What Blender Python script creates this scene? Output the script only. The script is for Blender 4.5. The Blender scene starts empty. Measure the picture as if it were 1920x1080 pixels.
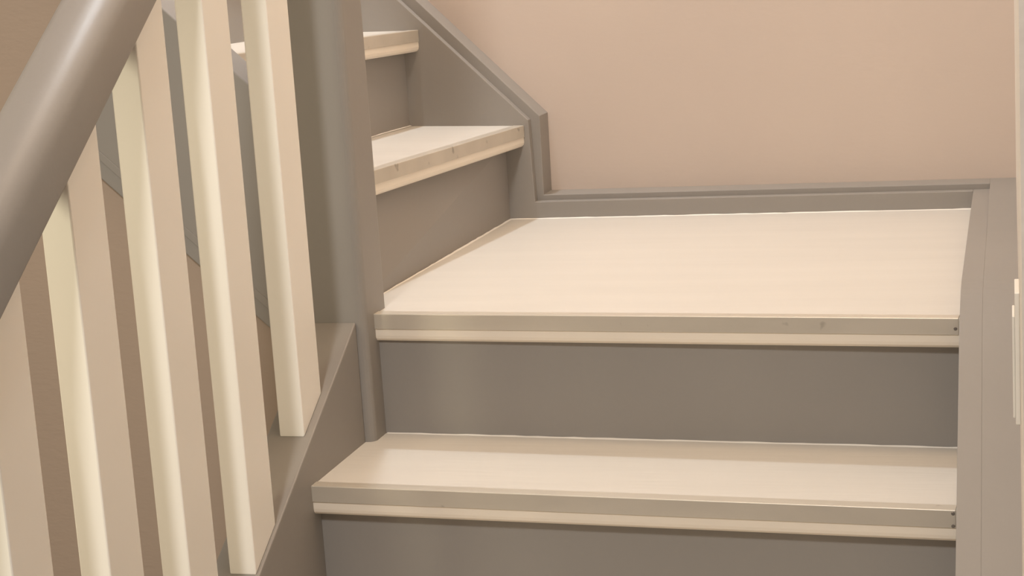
import bpy, bmesh, math, random
from mathutils import Vector, Matrix

SC = bpy.context.scene
COL = SC.collection

# ------------------------------------------------------------------ camera
F, YAW, PIT, ROL, CH = 3385.3, .2765, .189, -.0649, .7137      # focal in px of 1920
cd = bpy.data.cameras.new('camera')
cam = bpy.data.objects.new('camera', cd)
COL.objects.link(cam)
SC.camera = cam
cd.sensor_fit = 'HORIZONTAL'
cd.sensor_width = 36.0
cd.lens = F / 1920.0 * 36.0
cd.clip_start = .02
fw = Vector((-math.sin(YAW)*math.cos(PIT), math.cos(YAW)*math.cos(PIT), -math.sin(PIT)))
r0 = Vector((math.cos(YAW), math.sin(YAW), 0))
u0 = r0.cross(fw)
rt = math.cos(ROL)*r0 + math.sin(ROL)*u0
up = -math.sin(ROL)*r0 + math.cos(ROL)*u0
m = Matrix((rt, up, -fw)).transposed().to_4x4()
m.translation = Vector((0, 0, CH))
cam.matrix_world = m

# ------------------------------------------------------------------ world, lights, exposure
w = bpy.data.worlds.new('world')
SC.world = w
w.use_nodes = True
w.node_tree.nodes['Background'].inputs[0].default_value = (.20, .15, .12, 1)
w.node_tree.nodes['Background'].inputs[1].default_value = 1.0
SC.view_settings.view_transform = 'Standard'
SC.view_settings.look = 'None'
SC.view_settings.exposure = 0.0
SC.view_settings.gamma = 1.0
SC.view_settings.use_curve_mapping = False


def lamp(name, loc, power, col, radius):
    d = bpy.data.lights.new(name, 'POINT')
    d.energy = power
    d.color = col
    d.shadow_soft_size = radius
    o = bpy.data.objects.new(name, d)
    o.location = loc
    COL.objects.link(o)
    return o


lamp('upstairs_lamp', (-1.08, 3.2, 2.15), 63, (.82, .91, 1), .045)
lamp('hall_lamp', (-1.55, .98, .45), 20, (1, .90, .64), .16)
lamp('ceiling_lamp', (-.6, -.8, 2.4), 196, (1, .985, .965), .2)
al = bpy.data.lights.new('stairwell_fill', 'AREA')  # added soft fill from above, stands in for bounce; no known fixture
al.shape = 'DISK'
al.size = 1.1
al.energy = 29.0
al.color = (1, .72, .47)
ao = bpy.data.objects.new('stairwell_fill', al)
ao.location = (-.55, 2.3, 2.9)
COL.objects.link(ao)


# ------------------------------------------------------------------ materials
def nd(nt, t, **k):
    n = nt.nodes.new(t)
    for a, b in k.items():
        setattr(n, a, b)
    return n


def mat(name, col, rough=.5, metal=0., var=.04, scale=3., stretch=(1, 1, 1),
        bump=.1, bscale=120., bdist=.001, bstretch=(1, 1, 1), spec=.5, dirt=0.):
    mt = bpy.data.materials.new(name)
    mt.use_nodes = True
    nt = mt.node_tree
    bs = nt.nodes['Principled BSDF']
    bs.inputs['Roughness'].default_value = rough
    bs.inputs['Metallic'].default_value = metal
    bs.inputs['Specular IOR Level'].default_value = spec
    tc = nd(nt, 'ShaderNodeTexCoord')
    mp = nd(nt, 'ShaderNodeMapping')
    mp.inputs['Scale'].default_value = stretch
    nt.links.new(tc.outputs['Object'], mp.inputs['Vector'])
    nz = nd(nt, 'ShaderNodeTexNoise')
    nz.inputs['Scale'].default_value = scale
    nz.inputs['Detail'].default_value = 5
    nt.links.new(mp.outputs[0], nz.inputs['Vector'])
    rp = nd(nt, 'ShaderNodeValToRGB')
    rp.color_ramp.elements[0].position = .3
    rp.color_ramp.elements[1].position = .7
    a = [max(0, c*(1-var)) for c in col]
    b = [min(1, c*(1+var)) for c in col]
    rp.color_ramp.elements[0].color = (*a, 1)
    rp.color_ramp.elements[1].color = (*b, 1)
    nt.links.new(nz.outputs['Fac'], rp.inputs['Fac'])
    out = rp.outputs['Color']
    if dirt:
        dn = nd(nt, 'ShaderNodeTexNoise')
        dn.inputs['Scale'].default_value = 38
        dn.inputs['Detail'].default_value = 2
        nt.links.new(tc.outputs['Object'], dn.inputs['Vector'])
        dr = nd(nt, 'ShaderNodeValToRGB')
        dr.color_ramp.elements[0].position = .70
        dr.color_ramp.elements[0].color = (0, 0, 0, 1)
        dr.color_ramp.elements[1].position = .78
        dr.color_ramp.elements[1].color = (dirt, dirt, dirt, 1)
        nt.links.new(dn.outputs['Fac'], dr.inputs['Fac'])
        mx = nd(nt, 'ShaderNodeMix', data_type='RGBA')
        nt.links.new(dr.outputs['Color'], mx.inputs['Factor'])
        nt.links.new(out, mx.inputs['A'])
        mx.inputs['B'].default_value = (col[0]*.3, col[1]*.28, col[2]*.25, 1)
        out = mx.outputs['Result']
    nt.links.new(out, bs.inputs['Base Color'])
    if bump:
        mb = nd(nt, 'ShaderNodeMapping')
        mb.inputs['Scale'].default_value = bstretch
        nt.links.new(tc.outputs['Object'], mb.inputs['Vector'])
        n2 = nd(nt, 'ShaderNodeTexNoise')
        n2.inputs['Scale'].default_value = bscale
        n2.inputs['Detail'].default_value = 3
        nt.links.new(mb.outputs[0], n2.inputs['Vector'])
        bp = nd(nt, 'ShaderNodeBump')
        bp.inputs['Strength'].default_value = bump
        bp.inputs['Distance'].default_value = bdist
        nt.links.new(n2.outputs['Fac'], bp.inputs['Height'])
        nt.links.new(bp.outputs[0], bs.inputs['Normal'])
    return mt


GREY = mat('grey_paint', (.30, .278, .252), .50, spec=.38, bump=.12, bscale=160, var=.03)
CREAM = mat('cream_tread_paint', (.67, .635, .575), .45, bump=.35, bscale=9, bdist=.0012,
            bstretch=(1, 14, 14), var=.025, scale=2.2, stretch=(1, 9, 9), dirt=0)
EDGE = mat('cream_tread_edge', (.87, .785, .665), .4, bump=.1, bscale=60, var=.03)
WHITE = mat('cream_baluster_paint', (.91, .87, .80), .45, bump=.08, bscale=90, var=.02)
METAL = mat('anodised_aluminium', (.64, .59, .505), .38, metal=.35, var=.07, scale=4,
            stretch=(1, 3, 3), bump=.1, bscale=300, bstretch=(.05, 1, 1), dirt=.55)
WALL = mat('pink_wall_paint', (.60, .505, .435), .8, bump=.14, bscale=55, bdist=.0015, var=.025,
           scale=1.4, bstretch=(1, 1, 2.2))
WALLR = mat('cream_wall_paint', (.80, .72, .62), .8, bump=.6, bscale=40, bdist=.003, var=.06, scale=14)
PLAST = mat('cream_plastic', (.84, .80, .72), .35, bump=0, var=.01)
FLOOR = mat('floor_vinyl', (.34, .28, .23), .5, var=.1, scale=5)
STEEL = mat('screw_steel', (.28, .26, .24), .4, metal=.8, bump=0)


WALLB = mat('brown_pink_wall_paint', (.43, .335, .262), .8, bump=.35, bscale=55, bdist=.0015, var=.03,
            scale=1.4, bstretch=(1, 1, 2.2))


# ------------------------------------------------------------------ mesh helpers
def link(name, bm, mt, parent=None, bevel=0., seg=2, smooth=True):
    bmesh.ops.recalc_face_normals(bm, faces=bm.faces)
    me = bpy.data.meshes.new(name)
    bm.to_mesh(me)
    bm.free()
    me.materials.append(mt)
    o = bpy.data.objects.new(name, me)
    COL.objects.link(o)
    if parent:
        o.parent = parent
    if bevel:
        md = o.modifiers.new('bevel', 'BEVEL')
        md.width = bevel
        md.segments = seg
        md.limit_method = 'ANGLE'
        md.angle_limit = math.radians(25)
        md.harden_normals = False
    return o


def prism(poly, axis, a, b, bm=None):
    """extrude a 2-D outline along axis (0=X: outline (y,z); 1=Y: outline (x,z); 2=Z: outline (x,y))"""
    bm = bm or bmesh.new()

    def P(p, t):
        return {0: (t, p[0], p[1]), 1: (p[0], t, p[1]), 2: (p[0], p[1], t)}[axis]
    A = [bm.verts.new(P(p, a)) for p in poly]
    B = [bm.verts.new(P(p, b)) for p in poly]
    n = len(poly)
    bm.faces.new(A)
    bm.faces.new(B)
    for i in range(n):
        bm.faces.new((A[i], A[(i+1) % n], B[(i+1) % n], B[i]))
    return bm


def loft(r1, r2, bm=None):
    """closed section ring r1 to r2 (3-D points) with caps"""
    bm = bm or bmesh.new()
    A = [bm.verts.new(p) for p in r1]
    B = [bm.verts.new(p) for p in r2]
    n = len(A)
    bm.faces.new(A)
    bm.faces.new(B)
    for i in range(n):
        bm.faces.new((A[i], A[(i+1) % n], B[(i+1) % n], B[i]))
    return bm


def tagt(o, label, cat, group=None):
    o['label'] = label
    o['category'] = cat
    if group:
        o['group'] = group


def empty(name, loc):
    o = bpy.data.objects.new(name, None)
    o.location = loc
    COL.objects.link(o)
    return o


def struct(name, bm, mt, label=None, **k):
    o = link(name, bm, mt, **k)
    o['kind'] = 'structure'
    if label:
        o['label'] = label
    return o


R = .185
FLOOR_Z = -6*R

# ------------------------------------------------------------------ room shell
struct('floor', prism([(-3.0, -1.6), (.9, -1.6), (.9, 3.43), (-3.0, 3.43)], 2, FLOOR_Z-.08, FLOOR_Z), FLOOR,
       'brown hall floor at the foot of the stairs')
struct('wall_back', prism([(-3.0, FLOOR_Z), (.125, FLOOR_Z), (.125, 2.9), (-3.0, 2.9)], 1, 3.43, 3.55), WALL,
       'large pinkish beige painted wall behind the landing')
struct('wall_right', prism([(1.30, FLOOR_Z), (3.43, FLOOR_Z), (3.43, 2.9), (1.30, 2.9)], 0, .005, .125), WALLR,
       'cream textured wall seen edge-on at the right of the stairs')
SB = .92                                                       # slope of the inner string's underside
wl = [(-3.0, FLOOR_Z), (-1.02, FLOOR_Z), (-1.02, .118), (-1.343, .118+SB*.323), (-1.343, 2.9), (-3.0, 2.9)]
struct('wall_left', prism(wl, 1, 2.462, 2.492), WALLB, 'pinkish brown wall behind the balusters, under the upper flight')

# ------------------------------------------------------------------ staircase
ST = empty('staircase', (-.5, 2.2, FLOOR_Z))
tagt(ST, 'grey painted staircase with cream treads and metal edge strips turning left at a landing', 'staircase')


def sub(o, parent):
    """keep world placement of o under a moved parent"""
    o.parent = parent
    o.matrix_parent_inverse = Matrix.Translation(-Vector(parent.location)) if parent.type == 'EMPTY' else Matrix()
    return o


def part(name, bm, mt, parent=ST, **k):
    return sub(link(name, bm, mt, **k), parent)


TH = .0410
rnd = random.Random(4)


def wavy(p, q, inward, n=46, wmin=.0015, wmax=.0042, h=.0012):
    """thin uneven line of paint lying along p-q, spreading towards 'inward'"""
    bm = bmesh.new()
    p, q, iv = Vector(p), Vector(q), Vector(inward).normalized()
    prev = None
    wd = .003
    for i in range(n+1):
        c = p.lerp(q, i/n)
        wd = min(wmax, max(wmin, wd + rnd.uniform(-.001, .001)))
        back = bm.verts.new(c + Vector((0, 0, .0001)))
        top = bm.verts.new(c + Vector((0, 0, h*rnd.uniform(.9, 1.6))))
        mid = bm.verts.new(c + iv*wd*.6 + Vector((0, 0, h*.8)))
        frt = bm.verts.new(c + iv*wd + Vector((0, 0, .0001)))
        cur = [back, top, mid, frt]
        if prev:
            for k in range(3):
                bm.faces.new((prev[k], prev[k+1], cur[k+1], cur[k]))
        prev = cur
    return bm


def tread(FL, FR, BR, BL, label=None, extra=None):
    """slab between four top corners (front left/right, back right/left), metal strip on its front edge"""
    FL, FR, BR, BL = [Vector(v) for v in (FL, FR, BR, BL)]
    d = (FR-FL)
    d.z = 0
    d.normalize()
    out = Vector((d.y, -d.x, 0))                # outward, away from the riser
    zz = Vector((0, 0, 1))
    # front edge profile: square top, rounded lower edge
    prof = [(0, 0), (0, -TH+.009), (-.0012, -TH+.0045), (-.0045, -TH+.0012), (-.009, -TH)]
    L = [BL] + [FL+out*a+zz*b for a, b in prof] + [BL-zz*TH]
    Rr = [BR] + [FR+out*a+zz*b for a, b in prof] + [BR-zz*TH]
    if extra:                                   # wide board: separate front strip, joint hidden under the metal
        L[0], Rr[0] = FL-out*.0185, FR-out*.0185
        L[-1], Rr[-1] = L[0]-zz*TH, Rr[0]-zz*TH
        extra = [(L[0].x, L[0].y)] + extra + [(Rr[0].x, Rr[0].y)]
    bm = loft(L, Rr)
    if extra:
        prism(extra, 2, BL.z-TH, BL.z, bm)
    t = part('tread', bm, CREAM)
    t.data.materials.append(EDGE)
    for p in t.data.polygons:                   # the front edge gets a lighter, yellower cream than the top
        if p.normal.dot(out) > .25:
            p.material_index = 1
    if label:
        t['label'] = label
    sec = [(-.019, .0014), (.0016, .0014), (.0022, .0006), (.0022, -.0215), (.0004, -.0215), (.0004, .0002), (-.019, .0002)]
    e = .002
    s = link('metal_nosing', loft([FL+d*e+out*a+zz*b for a, b in sec], [FR-d*e+out*a+zz*b for a, b in sec]), METAL,
             bevel=.0004)
    s.parent = t
    return t, s, out, d


def screw(parent, c, out, r=.0035):
    bm = bmesh.new()
    out = Vector(out).normalized()
    a = Vector((0, 0, 1))
    b = out.cross(a)
    ring = [c + (a*math.cos(t)+b*math.sin(t))*r for t in [k*math.pi/5 for k in range(10)]]
    ring2 = [p + out*.0008 + (c-p)*.25 for p in ring]
    loft(ring, ring2, bm)
    o = link('screw', bm, STEEL)
    o.parent = parent
    return o


XR, XL = -.0702, -.929
# tread below the landing
tA, sA, oA, dA = tread((-.9341, 2.2118, 0), (XR, 2.1651, 0), (XR, 2.4368+.02, 0), (XL, 2.480+.02, 0),
                       'lowest cream tread in view, just below the landing')
for o_, l_ in ((sA, 'worn silvery metal strip with dark smudges'),):
    o_['label'] = l_
# landing
tB, sB, oB, dB = tread((-.9195, 2.4686, R), (XR, 2.4128, R), (XR, 3.345, R), (-.945, 3.345, R),
                       'large cream landing board with faint lengthwise grain',
                       extra=[(-.9195, 2.530), (-.975, 2.530), (-.975, 3.345), (XR, 3.345)])
sB['label'] = 'silvery metal strip along the landing edge'
# first and second treads of the upper flight (treads sit a little out of level)
tC, sC, oC, dC = tread((-.985, 2.49, .3765), (-.9060, 3.345, .3660), (-1.155, 3.345, .374), (-1.235, 2.49, .3775),
                       'cream tread one step up from the landing')
tD, sD, oD, dD = tread((-1.185, 2.49, .5700), (-1.1047, 3.345, .5578), (-1.375, 3.345, .5640), (-1.40, 2.49, .5700),
                       'cream tread two steps up from the landing')
# further treads climbing out of view
tread((-1.385, 2.49, .747), (-1.325, 3.345, .743), (-1.575, 3.345, .745), (-1.60, 2.49, .747))
tread((-1.585, 2.49, .932), (-1.545, 3.345, .929), (-1.795, 3.345, .930), (-1.80, 2.49, .932))


def riser(p, q, z0, z1, label=None, t=.016, lean=0.):
    """board standing behind the line p-q (xy points)"""
    p, q = Vector((*p, 0)), Vector((*q, 0))
    d = (q-p).normalized()
    back = Vector((-d.y, d.x, 0))*t
    bm = loft([p+Vector((0, 0, z0)), q+Vector((0, 0, z0)), q+back+Vector((0, 0, z0)), p+back+Vector((0, 0, z0))],
              [p+back*lean+Vector((0, 0, z1)), q+Vector((0, 0, z1)), q+back+Vector((0, 0, z1)), p+back*(1+lean)+Vector((0, 0, z1))])
    o = part('riser', bm, GREY)
    if label:
        o['label'] = label
    return o


riser((-.9303, 2.236), (XR, 2.189), -R, -TH, 'grey riser at the bottom of the view')
riser((-.915, 2.4800), (XR, 2.4368), 0, R-TH, 'wide grey riser under the landing edge')
riser((-.958, 2.527), (-.9436, 3.345), R, .374-TH, 'grey riser at the left of the landing', lean=2.4)
riser((-1.20, 2.49), (-1.135, 3.345), .3745, .566-TH, 'small grey riser between the two upper treads')
riser((-1.375, 2.49), (-1.352, 3.345), .5635, .744-TH)
riser((-1.595, 2.49), (-1.572, 3.345), .745, .930-TH)

# treads and risers of the lower flight, below the picture
GO = .252
for k in range(1, 6):
    y0, y1, z = 2.2118-GO*k, 2.1651-GO*k, -R*k
    tread((XL, y0, z), (XR, y1, z), (XR, y1+GO+.04, z), (XL, y0+GO+.04, z))
    riser((XL, y0+.024), (XR, y1+.024), z-R, z-TH)

# uneven lines of cream paint where treads meet risers
for p, q, iv, tr in (((-.913, 2.4795, 0), (XR, 2.4364, 0), (0, -1, 0), tA),
                     ((-.957, 2.527, R), (-.9432, 3.344, R), (1, 0, 0), tB),
                     ((-.943, 3.3445, R), (XR, 3.3445, R), (0, -1, 0), tB),
                     ((-1.199, 2.495, .3772), (-1.1345, 3.344, .3740), (1, 0, 0), tC)):
    o = link('paint_bead', wavy(p, q, iv), WHITE)
    o.parent = tr
    o['label'] = 'thin uneven line of cream paint'
# small screw heads at the right-hand ends of the two lower metal strips
for tr, c, out in ((tA, Vector((XR-.005, 2.1653, -.0030)), oA), (tA, Vector((XR-.005, 2.1653, -.0190)), oA),
                   (tB, Vector((XR-.006, 2.4130, R-.0130)), oB)):
    screw(tr, c+out*.0024, out, .0024)

# ---- wall string on the right wall (two thicknesses)
SL = .72


def right_outline(dz, yflat=2.42):
    top = [(3.43, .218+dz), (2.9, .218)]
    dz = 0
    for k in range(13):                         # eased bend from level to sloping
        t = k/12
        y = yflat+.10-t*.20
        top.append((y, .218+dz-SL*.5*.20*t*t))
    top.append((.93, .218+dz-SL*(yflat-.93)))
    zb = FLOOR_Z
    return top + [(.93, zb), (1.15, zb), (3.43, .03)]


part('wall_string', prism(right_outline(0), 0, XR, -.041), GREY, bevel=.0005)['label'] = \
    'grey string board on the right wall'
part('string_capping', prism(right_outline(.0105), 0, -.041, .005), GREY)['label'] = \
    'wide grey capping between string and right wall'

# ---- wall string on the back wall: front board and taller backing board
b1 = [(XR, .218), (-.8915, .218), (-.8956, .3768), (-1.1413, .6179), (-1.95, 1.411), (-1.95, .95), (-1.02, .06), (XR, .06)]
part('wall_string', prism(b1, 1, 3.345, 3.365), GREY, bevel=.0012)['label'] = 'stepped grey string board on the back wall'
b2 = [(-.0408, .2285), (-.8785, .2285), (-.8775, .3820), (-1.1095, .6138), (-1.95, 1.452), (-1.95, 1.0), (-1.02, .10), (-.0408, .10)]
part('string_capping', prism(b2, 1, 3.3652, 3.43), GREY, bevel=.0012)['label'] = 'grey capping ledge along the back wall'

# ---- inner string of the upper flight (left of the newel)
TOPX, TOPZ, ST_S = -1.09, .549, .93


def ztop(x):
    return TOPZ + (TOPX-x)*ST_S


def zbot(x):
    return .118 + (-1.02-x)*SB


ist = part('inner_string', prism([(-1.02, zbot(-1.02)), (-1.02, ztop(-1.02)), (-1.3425, ztop(-1.3425)), (-1.3425, zbot(-1.3425))],
                                 1, 2.45, 2.522), GREY, bevel=.002)
ist['label'] = 'grey sloping string board seen between the balusters'
bd = link('moulding', prism([(-1.02, zbot(-1.02)+.030), (-1.02, zbot(-1.02)+.045), (-1.342, zbot(-1.342)+.045), (-1.342, zbot(-1.342)+.030)],
                            1, 2.4485, 2.45), GREY, bevel=.0013)
bd.parent = ist
bd.matrix_parent_inverse = Matrix()

# ---- outer string of the lower flight
YN, ZN, S1 = 2.4300, .1822, .578
YK = 1.96


def zs(y):
    return ZN-(YN-y)*S1 if y > YK else ZN-(YN-YK)*S1-(YK-y)*SL


low = [(YN, zs(YN)), (YK, zs(YK)), (.93, zs(.93)), (.93, FLOOR_Z), (1.25, FLOOR_Z), (1.6, -.72), (YN, -.25)]
part('outer_string', prism(low, 0, -.998, -.9305), GREY, bevel=.002)['label'] = \
    'thick grey string board that carries the balusters'

# ------------------------------------------------------------------ balustrade
BA = empty('balustrade', (-.9575, 2.0, zs(2.0)))
tagt(BA, 'grey newel post and handrail with square cream balusters left of the steps', 'balustrade')
nw = [(-1.02, 2.43), (-.915, 2.43), (-.915, 2.526), (-1.02, 2.526)]
part('newel_post', prism(nw, 2, -.42, 1.30), GREY, BA, bevel=.012, seg=5)['label'] = 'tall square grey newel post with rounded corners'

RS, RB = .711, -.6680
RX0, RX1, RH = -.995, -.928, .088


def zr(y):
    return RS*y + RB


def rail_ring(y):
    r = .034
    pts = []
    cx, hw, hh = (RX0+RX1)/2, (RX1-RX0)/2, RH
    def corner(x, z, rad, a0):
        for k in range(7):
            a = a0 + math.pi/2*k/6
            pts.append((x+rad*math.cos(a), z+rad*math.sin(a)))
    corner(RX1-.006, .006, .006, -math.pi/2)
    corner(RX1-r, RH-r, r, 0)
    corner(RX0+.014, RH-.014, .014, math.pi/2)
    corner(RX0+.006, .006, .006, math.pi)
    return [(x, y, zr(y)+z) for x, z in pts]


rl = part('handrail', loft(rail_ring(1.0), rail_ring(2.435)), GREY, BA)
for p in rl.data.polygons:
    p.use_smooth = len(p.vertices) == 4
rl['label'] = 'thick rounded grey handrail sloping down to the left'

for x0, y in ((-.978, 2.2278), (-.9715, 2.0168), (-.976, 1.8450), (-.976, 1.6610), (-.976, 1.4745)):
    x1, y1 = x0+.0365, y+.0740
    bm = bmesh.new()
    v = [bm.verts.new(c) for c in ((x0, y, zs(y)), (x1, y, zs(y)), (x1, y1, zs(y1)), (x0, y1, zs(y1)),
                                   (x0, y, zr(y)+.002), (x1, y, zr(y)+.002), (x1, y1, zr(y1)+.002), (x0, y1, zr(y1)+.002))]
    for f in ((0, 1, 2, 3), (4, 5, 6, 7), (0, 1, 5, 4), (1, 2, 6, 5), (2, 3, 7, 6), (3, 0, 4, 7)):
        bm.faces.new([v[i] for i in f])
    part('baluster', bm, WHITE, BA, bevel=.0018, seg=2)

# ------------------------------------------------------------------ fitting on the right wall
SW = empty('wall_switch', (.005, 2.03, .232))
tagt(SW, 'narrow cream plastic switch plate seen edge-on on the right wall', 'switch')
part('back_plate', prism([(1.99, .158), (2.07, .158), (2.07, .306), (1.99, .306)], 0, -.0002, .005), PLAST, SW, bevel=.001)
part('rocker', prism([(2.0, .163), (2.06, .163), (2.06, .278), (2.0, .278)], 0, -.0030, -.0002), PLAST, SW, bevel=.001)
